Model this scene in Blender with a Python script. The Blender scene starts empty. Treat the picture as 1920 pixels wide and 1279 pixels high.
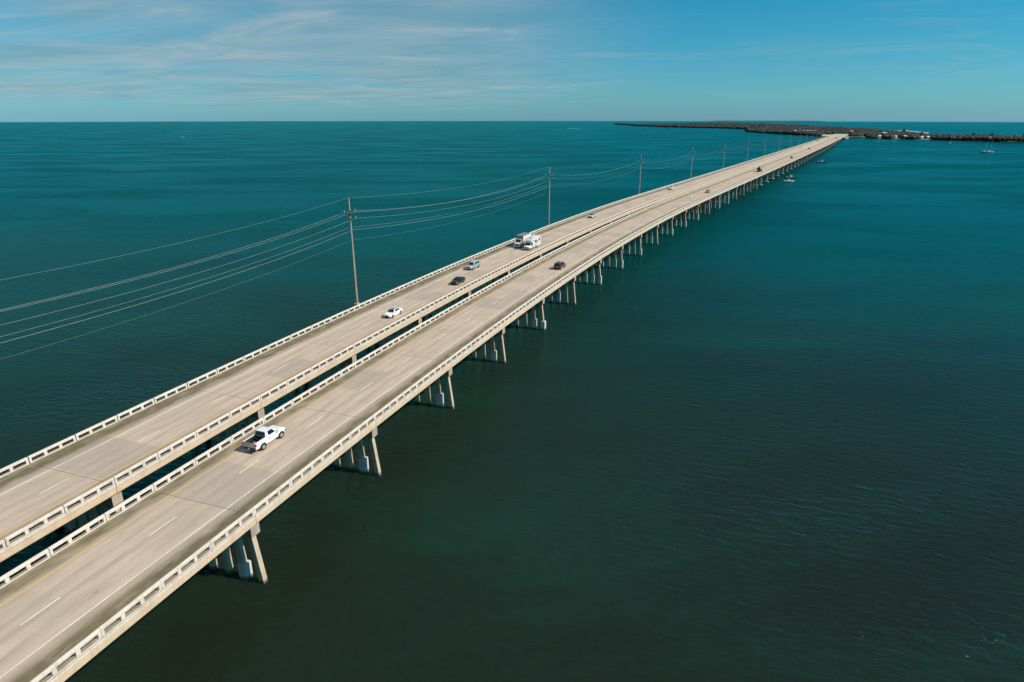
import bpy, math, random
import numpy as np
from mathutils import Vector, Matrix
rnd = random.Random(7)
R = math.radians
SC = bpy.context.scene
COL = SC.collection

# ------------------------------------------------------------------ camera
cam_d = bpy.data.cameras.new('camera')
cam = bpy.data.objects.new('camera', cam_d)
COL.objects.link(cam)
CAM_H = 46.0
cam.location = (0, 0, CAM_H)
cam.rotation_euler = (R(90 - 19.07), 0, 0)
cam_d.sensor_width = 36.0
cam_d.lens = 22.85
cam_d.clip_start = 0.5
cam_d.clip_end = 90000
SC.camera = cam

# ------------------------------------------------------------------ light
SUN_EL, SUN_AZ = 43.0, 103.0           # azimuth clockwise from +Y
sun_d = bpy.data.lights.new('sun', 'SUN')
sun_d.energy = 5.0
sun_d.angle = R(0.5)
sun_d.color = (1.0, 0.93, 0.82)
sun = bpy.data.objects.new('sun', sun_d)
COL.objects.link(sun)
sdir = Vector((math.sin(R(SUN_AZ)) * math.cos(R(SUN_EL)), math.cos(R(SUN_AZ)) * math.cos(R(SUN_EL)), math.sin(R(SUN_EL))))
sun.rotation_euler = (-sdir).to_track_quat('-Z', 'Y').to_euler()
sun.location = (200, 0, 400)

SC.view_settings.view_transform = 'Standard'
SC.view_settings.look = 'None'
SC.view_settings.gamma = 1.0
SC.view_settings.exposure = 0.0
SC.view_settings.use_curve_mapping = False
SC.cycles.max_bounces = 6
SC.cycles.caustics_reflective = False
SC.cycles.caustics_refractive = False


class NG:
    """tiny helper for node graphs"""
    def __init__(s, tree):
        s.t = tree
    def n(s, typ, **kw):
        nd = s.t.nodes.new(typ)
        for k, v in kw.items():
            setattr(nd, k, v)
        return nd
    def put(s, sock, v):
        if isinstance(v, bpy.types.NodeSocket):
            s.t.links.new(v, sock)
        elif v is not None:
            if hasattr(sock.default_value, '__len__') and not hasattr(v, '__len__'):
                v = [v] * len(sock.default_value)
            if hasattr(v, '__len__') and len(v) == 3 and len(sock.default_value) == 4:
                v = tuple(v) + (1,)
            sock.default_value = v
    def m(s, op, a, b=None, c=None, clamp=False):
        nd = s.n('ShaderNodeMath', operation=op, use_clamp=clamp)
        for i, v in enumerate((a, b, c)):
            if v is not None:
                s.put(nd.inputs[i], v)
        return nd.outputs[0]
    def v(s, op, a, b=None):
        nd = s.n('ShaderNodeVectorMath', operation=op)
        s.put(nd.inputs[0], a)
        if b is not None:
            s.put(nd.inputs[1], b)
        return nd.outputs[0]
    def mix(s, f, a, b, blend='MIX'):
        nd = s.n('ShaderNodeMix', data_type='RGBA', blend_type=blend)
        s.put(nd.inputs[0], f); s.put(nd.inputs[6], a); s.put(nd.inputs[7], b)
        return nd.outputs[2]
    def noise(s, vec, scale, detail=3, rough=0.5, dist=0.0):
        nd = s.n('ShaderNodeTexNoise')
        if vec is not None:
            s.put(nd.inputs['Vector'], vec)
        nd.inputs['Scale'].default_value = scale
        nd.inputs['Detail'].default_value = detail
        nd.inputs['Roughness'].default_value = rough
        nd.inputs['Distortion'].default_value = dist
        return nd.outputs[0]
    def ss(s, x, lo, hi):
        nd = s.n('ShaderNodeMapRange', interpolation_type='SMOOTHSTEP')
        s.put(nd.inputs[0], x); s.put(nd.inputs[1], lo); s.put(nd.inputs[2], hi)
        return nd.outputs[0]
    def ramp(s, x, pts):
        nd = s.n('ShaderNodeValToRGB')
        cr = nd.color_ramp
        while len(cr.elements) < len(pts):
            cr.elements.new(0.5)
        for e, (p, c) in zip(cr.elements, pts):
            e.position = p
            e.color = (c, c, c, 1) if not hasattr(c, '__len__') else tuple(c) + (1,)
        s.put(nd.inputs[0], x)
        return nd.outputs[0]
    def xyz(s, vec):
        nd = s.n('ShaderNodeSeparateXYZ'); s.put(nd.inputs[0], vec)
        return nd.outputs
    def comb(s, x, y, z):
        nd = s.n('ShaderNodeCombineXYZ')
        for i, q in enumerate((x, y, z)):
            s.put(nd.inputs[i], q)
        return nd.outputs[0]


# ------------------------------------------------------------------ sky
world = bpy.data.worlds.new('World')
SC.world = world
world.use_nodes = True
wt = world.node_tree
wt.nodes.clear()
g = NG(wt)
sky = g.n('ShaderNodeTexSky', sky_type='NISHITA')
sky.sun_disc = False
sky.sun_elevation = R(SUN_EL)
sky.sun_rotation = R(SUN_AZ)
sky.altitude = 0
sky.air_density = 1.0
sky.dust_density = 0.35
sky.ozone_density = 1.6
tc = g.n('ShaderNodeTexCoord')
X, Y, Z = g.xyz(tc.outputs['Generated'])
# the photograph's teal grade: the blue deepens with height, the haze at the horizon stays pale
grade = g.ramp(g.m('POWER', g.m('MAXIMUM', Z, 0.0), 0.5), [(0.0, (0.235, 0.57, 0.97)), (0.17, (0.19, 0.55, 0.82)), (0.28, (0.125, 0.53, 0.74)), (0.39, (0.055, 0.53, 0.69)), (1.0, (0.08, 0.55, 0.67))])
tint = g.mix(1.0, sky.outputs[0], g.v('MULTIPLY', grade, (1.5, 1.5, 1.5)), 'MULTIPLY')
zz = g.m('ADD', g.m('MAXIMUM', Z, 0.0), 0.045)
pl = g.comb(g.m('DIVIDE', X, zz), g.m('DIVIDE', Y, zz), 0.0)
az = g.m('ARCTAN2', X, Y)
# broad veil of high cloud, denser to one side, with soft streaks
rotn = g.n('ShaderNodeVectorRotate', rotation_type='Z_AXIS')
g.put(rotn.inputs['Vector'], pl); rotn.inputs['Angle'].default_value = R(16)
streak = g.v('MULTIPLY', rotn.outputs[0], (0.62, 1.0, 1.0))
n1 = g.noise(streak, 0.21, 7, 0.58, 1.1)
n2 = g.noise(g.v('ADD', streak, (9.3, 4.1, 2.0)), 0.80, 7, 0.64, 1.0)
side = g.ss(az, 0.26, -0.16)
veil = g.m('MULTIPLY', g.ss(n1, 0.24, 0.52), g.m('ADD', g.m('MULTIPLY', side, 0.95), 0.05))
wisps = g.m('MULTIPLY', g.ss(n2, 0.54, 0.72), 0.75)
low = g.ss(Z, 0.0, 0.035)
cl = g.m('MULTIPLY', g.m('ADD', g.m('MULTIPLY', veil, 0.70), g.m('MULTIPLY', wisps, g.m('ADD', g.m('MULTIPLY', veil, 0.6), 0.17))), low, clamp=True)
cl = g.m('MINIMUM', cl, 0.8)
cloudcol = g.mix(g.ss(n2, 0.3, 0.7), (2.5, 4.2, 4.9), (4.6, 5.5, 5.9))
skyc = g.mix(cl, tint, cloudcol)
bg = g.n('ShaderNodeBackground')
bg.inputs['Strength'].default_value = 0.085
g.put(bg.inputs['Color'], skyc)
wo = g.n('ShaderNodeOutputWorld')
wt.links.new(bg.outputs[0], wo.inputs['Surface'])

# ------------------------------------------------------------------ materials
MATS = {}


def newmat(name):
    m = bpy.data.materials.new(name)
    m.use_nodes = True
    g = NG(m.node_tree)
    b = m.node_tree.nodes['Principled BSDF']
    MATS[name] = m
    return m, g, b


def plain(name, col, rough=0.5, metal=0.0, var=0.12, scale=1.5, coat=0.0):
    """a plain surface with a little mottling"""
    m, g, b = newmat(name)
    tc = g.n('ShaderNodeTexCoord')
    n = g.noise(tc.outputs['Object'], scale, 4, 0.6)
    d = tuple(c * (1 - var) for c in col)
    u = tuple(min(1, c * (1 + var)) for c in col)
    g.put(b.inputs['Base Color'], g.mix(g.ss(n, 0.3, 0.7), d, u))
    b.inputs['Roughness'].default_value = rough
    b.inputs['Metallic'].default_value = metal
    b.inputs['Coat Weight'].default_value = coat
    return m


def concrete(name, col, dirt, amount, streaky=True):
    m, g, b = newmat(name)
    geo = g.n('ShaderNodeNewGeometry')
    P = geo.outputs['Position']
    n1 = g.noise(P, 0.7, 5, 0.6)
    n2 = g.noise(g.v('MULTIPLY', P, (2.2, 2.2, 0.35)), 1.6, 4, 0.65)
    n3 = g.noise(P, 9.0, 2, 0.5)
    f = g.m('MULTIPLY', g.ss(g.m('ADD', g.m('MULTIPLY', n1, 0.5), g.m('MULTIPLY', n2, 0.5)), 0.42, 0.66), amount)
    c = g.mix(f, col, dirt)
    c = g.mix(g.m('MULTIPLY', g.ss(n3, 0.4, 0.7), 0.12), c, tuple(x * 0.6 for x in col))
    # weed and damp between the tides
    pz = g.m('ADD', g.xyz(P)[2], g.m('MULTIPLY', g.m('SUBTRACT', n2, 0.5), 0.9))
    c = g.mix(g.m('MULTIPLY', g.ss(pz, 0.55, 0.25), 0.85), c, (0.05, 0.043, 0.03))
    g.put(b.inputs['Base Color'], c)
    b.inputs['Roughness'].default_value = 0.85
    bp = g.n('ShaderNodeBump')
    bp.inputs['Strength'].default_value = 0.25
    bp.inputs['Distance'].default_value = 0.02
    g.put(bp.inputs['Height'], n3)
    g.put(b.inputs['Normal'], bp.outputs[0])
    return m


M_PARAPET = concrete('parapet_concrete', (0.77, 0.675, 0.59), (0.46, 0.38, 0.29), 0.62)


def grime():
    g = NG(M_PARAPET.node_tree)
    b = M_PARAPET.node_tree.nodes['Principled BSDF']
    old = b.inputs['Base Color'].links[0].from_socket
    tc = g.n('ShaderNodeTexCoord'); geo = g.n('ShaderNodeNewGeometry')
    z = g.xyz(tc.outputs['Object'])[2]
    nz = g.xyz(geo.outputs['True Normal'])[2]
    n = g.noise(geo.outputs['Position'], 1.1, 4, 0.6)
    lowtop = g.m('MULTIPLY', g.m('LESS_THAN', z, 0.3), g.ss(nz, 0.5, 0.8))
    f = g.m('MULTIPLY', lowtop, g.m('ADD', 0.55, g.m('MULTIPLY', n, 0.5)), clamp=True)
    g.put(b.inputs['Base Color'], g.mix(f, old, (0.20, 0.155, 0.09)))


grime()
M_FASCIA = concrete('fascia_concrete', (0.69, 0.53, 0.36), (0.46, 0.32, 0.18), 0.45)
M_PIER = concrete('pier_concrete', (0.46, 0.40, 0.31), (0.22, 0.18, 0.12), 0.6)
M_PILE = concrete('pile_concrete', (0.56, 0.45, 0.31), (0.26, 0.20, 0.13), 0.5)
M_JACKET = concrete('jacket_concrete', (0.64, 0.63, 0.60), (0.42, 0.41, 0.37), 0.3)
M_POLE = concrete('pole_concrete', (0.44, 0.36, 0.275), (0.24, 0.18, 0.13), 0.5)
M_SEAL = plain('joint_seal', (0.075, 0.066, 0.055), 0.8)
M_WIRE = plain('wire', (0.46, 0.43, 0.40), 0.5, 0.2)
M_ARM = plain('dark_steel', (0.05, 0.045, 0.04), 0.5, 0.3)
M_INS = plain('insulator', (0.55, 0.57, 0.58), 0.3)


def deck_material():
    m, g, b = newmat('deck_concrete')
    uv = g.n('ShaderNodeUVMap'); uv.uv_map = 'road'
    t, s, _ = g.xyz(uv.outputs[0])
    u = g.m('MULTIPLY', t, 12.7)
    pv = g.comb(u, s, 0.0)
    fine = g.noise(pv, 6.0, 3, 0.6)
    mid = g.noise(g.comb(g.m('MULTIPLY', u, 1.6), g.m('MULTIPLY', s, 0.16), 3.0), 1.0, 5, 0.6)
    big = g.noise(pv, 0.16, 3, 0.5)
    base = g.mix(g.ss(mid, 0.35, 0.68), (0.585, 0.446, 0.35), (0.49, 0.374, 0.288))
    base = g.mix(g.m('MULTIPLY', g.ss(big, 0.45, 0.7), 0.45), base, (0.47, 0.39, 0.305))
    # pours of concrete differ a little in tone
    wn = g.n('ShaderNodeTexWhiteNoise', noise_dimensions='2D')
    g.put(wn.inputs['Vector'], g.comb(g.m('FLOOR', g.m('MULTIPLY', t, 2.0)), g.m('FLOOR', g.m('DIVIDE', s, 7.62)), 0.0))
    base = g.mix(g.m('MULTIPLY', g.ss(wn.outputs[0], 0.45, 1.0), 0.75), base, (0.40, 0.33, 0.265))
    # tyre tracks
    trk = g.m('SINE', g.m('MULTIPLY', g.m('SUBTRACT', t, 0.16), 2 * math.pi * 7.0))
    inl = g.ramp(t, [(0.0, 0), (0.15, 0), (0.2, 1), (0.70, 1), (0.74, 0)])
    base = g.mix(g.m('MULTIPLY', g.m('MULTIPLY', g.m('MULTIPLY_ADD', trk, 0.5, 0.5), inl), g.m('MULTIPLY', g.ss(mid, 0.28, 0.62), 0.46)), base, (0.335, 0.275, 0.21))
    # dirt that gathers on the shoulders
    prof = g.ramp(t, [(0.0, 0.75), (0.035, 0.85), (0.09, 0.80), (0.145, 0.32), (0.18, 0.06), (0.73, 0.04), (0.80, 0.38), (0.87, 0.95), (0.94, 1.0), (0.975, 1.0), (1.0, 1.0)])
    dn = g.noise(g.comb(g.m('MULTIPLY', u, 1.1), g.m('MULTIPLY', s, 0.22), 8.0), 1.0, 5, 0.62)
    df = g.m('MULTIPLY', prof, g.m('ADD', g.m('MULTIPLY', g.ss(dn, 0.25, 0.62), 0.62), 0.56), clamp=True)
    dcol = g.mix(g.ss(g.noise(pv, 0.5, 3), 0.35, 0.65), (0.185, 0.145, 0.075), (0.125, 0.108, 0.055))
    c = g.mix(df, base, dcol)
    # small drips and scars
    sp = g.noise(pv, 2.3, 2, 0.5)
    c = g.mix(g.m('MULTIPLY', g.ss(sp, 0.715, 0.75), 0.8), c, (0.07, 0.055, 0.045))
    sc = g.noise(g.comb(g.m('MULTIPLY', u, 2.2), g.m('MULTIPLY', s, 0.35), 1.0), 1.0, 2, 0.5)
    c = g.mix(g.m('MULTIPLY', g.ss(sc, 0.69, 0.76), 0.42), c, (0.10, 0.08, 0.065))
    c = g.mix(g.m('MULTIPLY', g.ss(fine, 0.45, 0.7), 0.14), c, (0.22, 0.19, 0.15))
    g.put(b.inputs['Base Color'], c)
    b.inputs['Roughness'].default_value = 0.9
    bp = g.n('ShaderNodeBump'); bp.inputs['Strength'].default_value = 0.2; bp.inputs['Distance'].default_value = 0.01
    g.put(bp.inputs['Height'], fine); g.put(b.inputs['Normal'], bp.outputs[0])
    return m


M_DECK = deck_material()


def worn_paint(name, col, under, wear):
    m, g, b = newmat(name)
    geo = g.n('ShaderNodeNewGeometry')
    n = g.noise(geo.outputs['Position'], 3.0, 5, 0.7)
    n2 = g.noise(geo.outputs['Position'], 0.35, 3, 0.5)
    f = g.m('MULTIPLY', g.ss(g.m('ADD', g.m('MULTIPLY', n, 0.6), g.m('MULTIPLY', n2, 0.4)), 0.42, 0.62), wear)
    g.put(b.inputs['Base Color'], g.mix(f, col, under))
    b.inputs['Roughness'].default_value = 0.7
    return m


M_WHITE_LINE = worn_paint('white_road_paint', (0.78, 0.71, 0.61), (0.52, 0.45, 0.36), 0.55)
M_YELLOW_LINE = worn_paint('yellow_road_paint', (0.72, 0.42, 0.09), (0.5, 0.40, 0.26), 0.3)
M_MARK = worn_paint('orange_road_paint', (0.68, 0.42, 0.24), (0.5, 0.42, 0.32), 0.4)


def water_material():
    m, g, b = newmat('sea_water')
    geo = g.n('ShaderNodeNewGeometry')
    P = geo.outputs['Position']
    # bed and depth show through as slow changes of body colour
    big = g.noise(P, 0.006, 4, 0.55, 0.5)
    med = g.noise(g.v('MULTIPLY', P, (0.6, 1.3, 1)), 0.016, 5, 0.62, 0.5)
    body = g.mix(g.ss(big, 0.38, 0.64), (0.0120, 0.0178, 0.0120), (0.0110, 0.0260, 0.0140))
    body = g.mix(g.m('MULTIPLY', g.ss(med, 0.47, 0.68), 0.58), body, (0.0095, 0.049, 0.029))
    # far out the body goes turquoise: sand flats, with reflected sky painted in
    px, py, pz = g.xyz(P)
    flat = g.m('ADD', g.m('ADD', py, g.m('MULTIPLY', px, 0.3)), g.m('MULTIPLY', g.m('SUBTRACT', big, 0.5), 240.0))
    body = g.mix(g.ss(flat, 85.0, 300.0), body, g.mix(g.ss(g.noise(g.v('MULTIPLY', P, (0.25, 1.0, 1.0)), 0.006, 5, 0.6, 0.4), 0.36, 0.66), g.mix(g.ss(px, -500.0, 250.0), (0.0, 0.014, 0.024), (0.0, 0.038, 0.041)), g.mix(g.ss(px, -500.0, 250.0), (0.0, 0.024, 0.034), (0.0, 0.056, 0.052))))
    gust = g.noise(g.v('MULTIPLY', P, (0.6, 1.6, 1)), 0.012, 3, 0.5, 0.6)
    # waves
    rot = g.n('ShaderNodeVectorRotate', rotation_type='Z_AXIS')
    g.put(rot.inputs['Vector'], P); rot.inputs['Angle'].default_value = R(17)
    W = rot.outputs[0]
    w1 = g.noise(g.v('MULTIPLY', W, (0.32, 1.0, 1.0)), 0.17, 3, 0.55, 0.6)
    w2 = g.noise(g.v('MULTIPLY', W, (0.42, 1.0, 1.0)), 0.85, 4, 0.62, 0.8)
    w3 = g.noise(g.v('MULTIPLY', W, (0.36, 1.0, 1.0)), 1.25, 3, 0.6, 0.6)
    h = g.m('ADD', g.m('MULTIPLY', w1, 0.8), g.m('MULTIPLY', w2, 0.7))
    h2 = g.m('ADD', g.m('ADD', g.m('MULTIPLY', w1, 0.40), g.m('MULTIPLY', w2, 0.60)), g.m('MULTIPLY', w3, 0.58))
    bp = g.n('ShaderNodeBump')
    bp.inputs['Distance'].default_value = 1.0
    g.put(bp.inputs['Strength'], g.m('ADD', 0.2, g.m('MULTIPLY', gust, 0.6)))
    g.put(bp.inputs['Height'], h)
    N = bp.outputs[0]
    bg_ = g.n('ShaderNodeBump')
    bg_.inputs['Distance'].default_value = 1.0
    g.put(bg_.inputs['Strength'], g.m('ADD', 0.14, g.m('MULTIPLY', g.ss(gust, 0.34, 0.66), 0.60)))
    g.put(bg_.inputs['Height'], h2)
    NG_ = bg_.outputs[0]
    # turbid water: light entering at one point leaves a few metres off, which blurs the shade of the bridge
    g.put(b.inputs['Base Color'], body)
    g.put(b.inputs['Normal'], N)
    b.subsurface_method = 'BURLEY'
    b.inputs['Subsurface Weight'].default_value = 0.45
    b.inputs['Subsurface Radius'].default_value = (1.0, 1.0, 1.0)
    b.inputs['Subsurface Scale'].default_value = 2.5
    b.inputs['Specular IOR Level'].default_value = 0.0
    b.inputs['Roughness'].default_value = 1.0
    gl = g.n('ShaderNodeBsdfGlossy')
    g.put(gl.inputs['Color'], (0.10, 0.66, 0.66))
    g.put(gl.inputs['Roughness'], g.m('ADD', 0.09, g.m('MULTIPLY', gust, 0.14)))
    g.put(gl.inputs['Normal'], NG_)
    fr = g.n('ShaderNodeFresnel'); fr.inputs['IOR'].default_value = 1.333
    g.put(fr.inputs['Normal'], NG_)
    mx = g.n('ShaderNodeMixShader')
    g.put(mx.inputs[0], g.m('MULTIPLY', fr.outputs[0], 0.78, clamp=True))
    m.node_tree.links.new(b.outputs[0], mx.inputs[1])
    m.node_tree.links.new(gl.outputs[0], mx.inputs[2])
    m.node_tree.links.new(mx.outputs[0], m.node_tree.nodes['Material Output'].inputs['Surface'])
    return m


M_SEA = water_material()
M_FOAM = plain('foam', (0.75, 0.78, 0.78), 0.9)
M_SAND = plain('sand', (0.50, 0.42, 0.33), 0.95, 0, 0.2, 0.05)
M_SHALLOW = plain('shallow_flat', (0.16, 0.34, 0.34), 0.6, 0, 0.35, 0.02)
M_LAND = plain('land_soil', (0.085, 0.078, 0.052), 0.95, 0, 0.35, 0.02)


def foliage(name, a, bcol):
    m, g, b = newmat(name)
    geo = g.n('ShaderNodeNewGeometry')
    n = g.noise(geo.outputs['Position'], 0.045, 4, 0.65)
    n2 = g.noise(geo.outputs['Position'], 0.5, 3, 0.6)
    f = g.m('ADD', g.m('MULTIPLY', n, 0.6), g.m('MULTIPLY', n2, 0.4))
    g.put(b.inputs['Base Color'], g.mix(g.ss(f, 0.36, 0.64), a, bcol))
    b.inputs['Roughness'].default_value = 0.8
    return m


M_LEAF = foliage('mangrove_leaves', (0.009, 0.0120, 0.0075), (0.020, 0.026, 0.013))
M_TRUNK = plain('bark', (0.10, 0.08, 0.06), 0.9)
M_FARKEY = plain('far_key_haze_blue', (0.02, 0.042, 0.045), 0.9)  # bluish haze of distance painted into the keys' colour


def paint(name, col, rough=0.25, coat=0.6, metal=0.0):
    return plain(name, col, rough, metal, 0.03, 2.0, coat)


P_WHITE = paint('white_paint', (0.80, 0.80, 0.80))
P_BLACK = paint('black_paint', (0.012, 0.013, 0.015))
P_SILVER = paint('silver_paint', (0.44, 0.47, 0.50), 0.3, 0.5, 0.35)
P_LIGHTBLUE = paint('pale_blue_grey_paint', (0.52, 0.60, 0.64), 0.3, 0.5, 0.2)
P_MAROON = paint('maroon_paint', (0.075, 0.008, 0.012), 0.25, 0.7)
P_DARK = paint('dark_grey_paint', (0.03, 0.032, 0.036))
P_HULL = paint('weathered_white_gelcoat', (0.55, 0.56, 0.56), 0.4, 0.2)
P_CREAM = paint('cream_paint', (0.68, 0.64, 0.55), 0.4, 0.2)
P_GREYBOX = paint('grey_roof_sheet', (0.20, 0.20, 0.21), 0.5, 0.0)
P_CABGREY = paint('warm_white_cab', (0.55, 0.54, 0.50), 0.4, 0.3)
M_GLASS = plain('car_glass', (0.012, 0.016, 0.018), 0.08, 0, 0.05)
M_TYRE = plain('tyre_rubber', (0.018, 0.018, 0.018), 0.85)
M_RIM = plain('alloy_rim', (0.50, 0.50, 0.50), 0.35, 0.6)
M_TRIM = plain('black_trim', (0.016, 0.016, 0.017), 0.6)
M_LINER = plain('bed_liner', (0.02, 0.02, 0.022), 0.85, 0, 0.4, 4)
M_RED = plain('red_lens', (0.55, 0.02, 0.02), 0.25)
M_LENS = plain('clear_lens', (0.65, 0.68, 0.70), 0.15)
M_CHROME = plain('bumper_chrome', (0.42, 0.40, 0.42), 0.3, 0.7)
M_STEELTANK = plain('tank_steel', (0.36, 0.36, 0.37), 0.4, 0.4)
M_DECAL = plain('grey_blue_decal', (0.30, 0.42, 0.55), 0.4)
M_DECAL2 = plain('dark_decal', (0.12, 0.11, 0.14), 0.4)
M_ROOFWHITE = plain('white_metal_roof', (0.66, 0.66, 0.64), 0.5)
M_WALL = plain('pale_house_wall', (0.55, 0.52, 0.47), 0.8)
M_WIN = plain('house_window', (0.03, 0.035, 0.04), 0.2)
M_PAVE = plain('pale_pavement', (0.42, 0.37, 0.30), 0.9, 0, 0.2, 0.03)
M_ROCK = plain('embankment_rock', (0.20, 0.17, 0.13), 0.95, 0, 0.4, 0.3)


# ------------------------------------------------------------------ mesh helpers
class MB:
    def __init__(s):
        s.v, s.f, s.uv = [], [], []
    def add(s, vs, fs):
        k = len(s.v)
        s.v += [tuple(q) for q in vs]
        s.f += [tuple(i + k for i in q) for q in fs]
        return s
    def box(s, x0, x1, y0, y1, z0, z1):
        return s.add([(x0, y0, z0), (x1, y0, z0), (x1, y1, z0), (x0, y1, z0), (x0, y0, z1), (x1, y0, z1), (x1, y1, z1), (x0, y1, z1)],
                     [(0, 3, 2, 1), (4, 5, 6, 7), (0, 1, 5, 4), (1, 2, 6, 5), (2, 3, 7, 6), (3, 0, 4, 7)])
    def quad(s, a, b, c, d):
        return s.add([a, b, c, d], [(0, 1, 2, 3)])
    def loft(s, rings, cap=True):
        n = len(rings[0]); vs = [p for r in rings for p in r]; fs = []
        for i in range(len(rings) - 1):
            for j in range(n):
                a, b = i * n + j, i * n + (j + 1) % n
                fs.append((a, b, b + n, a + n))
        if cap:
            fs.append(tuple(reversed(range(n))))
            fs.append(tuple((len(rings) - 1) * n + j for j in range(n)))
        return s.add(vs, fs)
    def tube(s, p0, p1, r0, r1=None, n=8):
        r1 = r0 if r1 is None else r1
        p0, p1 = Vector(p0), Vector(p1)
        d = (p1 - p0).normalized()
        a = d.orthogonal().normalized(); b = d.cross(a)
        ring = lambda p, r: [p + (a * math.cos(2 * math.pi * k / n) + b * math.sin(2 * math.pi * k / n)) * r for k in range(n)]
        return s.loft([ring(p0, r0), ring(p1, r1)])
    def path(s, pts, r, n=4):
        rings = []
        pts = [Vector(p) for p in pts]
        for i, p in enumerate(pts):
            d = (pts[min(i + 1, len(pts) - 1)] - pts[max(i - 1, 0)]).normalized()
            a = d.cross(Vector((0, 0, 1))).normalized(); b = d.cross(a)
            rings.append([p + (a * math.cos(2 * math.pi * (k + .5) / n) + b * math.sin(2 * math.pi * (k + .5) / n)) * (r(i) if callable(r) else r) for k in range(n)])
        return s.loft(rings)
    def mesh(s, name, mat, smooth=None):
        me = bpy.data.meshes.new(name)
        me.from_pydata(s.v, [], s.f)
        me.materials.append(mat)
        if smooth is not None:
            me.polygons.foreach_set('use_smooth', [True] * len(me.polygons))
            me.set_sharp_from_angle(angle=R(smooth))
        me.update()
        return me


def link(name, me, parent=None, loc=(0, 0, 0), rotz=0.0, rot=None):
    o = bpy.data.objects.new(name, me)
    COL.objects.link(o)
    if parent is not None:
        o.parent = parent
    o.location = loc
    o.rotation_euler = rot if rot is not None else (0, 0, rotz)
    return o


def part(name, mb, mat, parent, smooth=None, **kw):
    return link(name, mb.mesh(name, mat, smooth), parent, **kw)


def tag(o, label=None, cat=None, group=None, kind=None):
    if label: o['label'] = label
    if cat: o['category'] = cat
    if group: o['group'] = group
    if kind: o['kind'] = kind
    return o


def thing(name, label, cat, loc=(0, 0, 0), rotz=0.0, group=None, rot=None):
    return tag(link(name, None, None, loc, rotz, rot), label, cat, group)


# ------------------------------------------------------------------ the line of the road
SP = 22.86
SK = np.array([-4, 0, 4, 8, 12, 16, 22, 40, 75]) * SP
HK = np.array([16.585, 19.745, 22.898, 25.908, 28.678, 28.926, 28.974, 28.484, 27.131])
ZKs = np.array([-4, 0, 4, 8, 12, 18, 26, 40, 75]) * SP
ZK = np.array([8.07, 8.092, 8.489, 8.746, 8.771, 8.518, 8.444, 8.018, 2.989])


def cubic(x, xk, yk):
    n = len(xk); h = np.diff(xk); A = np.zeros((n, n)); b = np.zeros(n); A[0, 0] = A[-1, -1] = 1
    for i in range(1, n - 1):
        A[i, i - 1] = h[i - 1]; A[i, i] = 2 * (h[i - 1] + h[i]); A[i, i + 1] = h[i]
        b[i] = 6 * ((yk[i + 1] - yk[i]) / h[i] - (yk[i] - yk[i - 1]) / h[i - 1])
    m = np.linalg.solve(A, b)
    j = np.clip(np.searchsorted(xk, x) - 1, 0, n - 2); d = x - xk[j]; hh = h[j]
    return yk[j] + d * ((yk[j + 1] - yk[j]) / hh - hh * (2 * m[j] + m[j + 1]) / 6) + d * d * m[j] / 2 + d ** 3 * (m[j + 1] - m[j]) / (6 * hh)


DS = SP / 8
SS = np.arange(-5 * SP, 80 * SP, DS)
HD = np.radians(np.interp(SS, SK, HK))
PZ = cubic(np.clip(SS, SK[0] - 30, SK[-1]), ZKs, ZK)
PX = np.r_[0, np.cumsum((np.sin(HD[1:]) + np.sin(HD[:-1])) / 2 * DS)]
PY = np.r_[0, np.cumsum((np.cos(HD[1:]) + np.cos(HD[:-1])) / 2 * DS)]
PX = PX - PX[40] - 30.06
PY = PY - PY[40] + 57.485


def head(s):
    return float(np.interp(s, SS, HD))


def pos(s, u=0.0, dz=0.0):
    h = head(s)
    return Vector((float(np.interp(s, SS, PX)) + u * math.cos(h), float(np.interp(s, SS, PY)) - u * math.sin(h), float(np.interp(s, SS, PZ)) + dz))


def slope(s):
    return math.atan2(float(np.interp(s + 4, SS, PZ) - np.interp(s - 4, SS, PZ)), 8.0)


SEA_R = 2.25e6


def sea_z(x, y):
    return -(x * x + y * y) / (2 * SEA_R)


# ------------------------------------------------------------------ sea
def build_sea():
    rs = [0.0] + list(np.geomspace(15, 26000, 70))
    n = 128
    v = [(0, 0, 0)]; f = []
    for r in rs[1:]:
        for k in range(n):
            a = 2 * math.pi * k / n
            v.append((r * math.sin(a), r * math.cos(a), -r * r / (2 * SEA_R)))
    for k in range(n):
        f.append((0, 1 + (k + 1) % n, 1 + k))
    for i in range(len(rs) - 2):
        for k in range(n):
            a, b = 1 + i * n + k, 1 + i * n + (k + 1) % n
            f.append((a, b, b + n, a + n))
    mb = MB().add(v, f)
    me = mb.mesh('sea', M_SEA)
    me.polygons.foreach_set('use_smooth', [True] * len(me.polygons))
    tag(link('sea', me), kind='structure')


build_sea()

# ------------------------------------------------------------------ bridges
S_END_PILE = 19 * SP
FAR_SP = 27.43
SPANS = [(k * SP, (k + 1) * SP, 'pile') for k in range(-4, 19)] + [(S_END_PILE, S_END_PILE + SP, 'col')]
s = S_END_PILE + SP
while s < 1570:
    SPANS.append((s, s + FAR_SP, 'col')); s += FAR_SP
S_END = s
SLAB_T = 0.24


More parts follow.
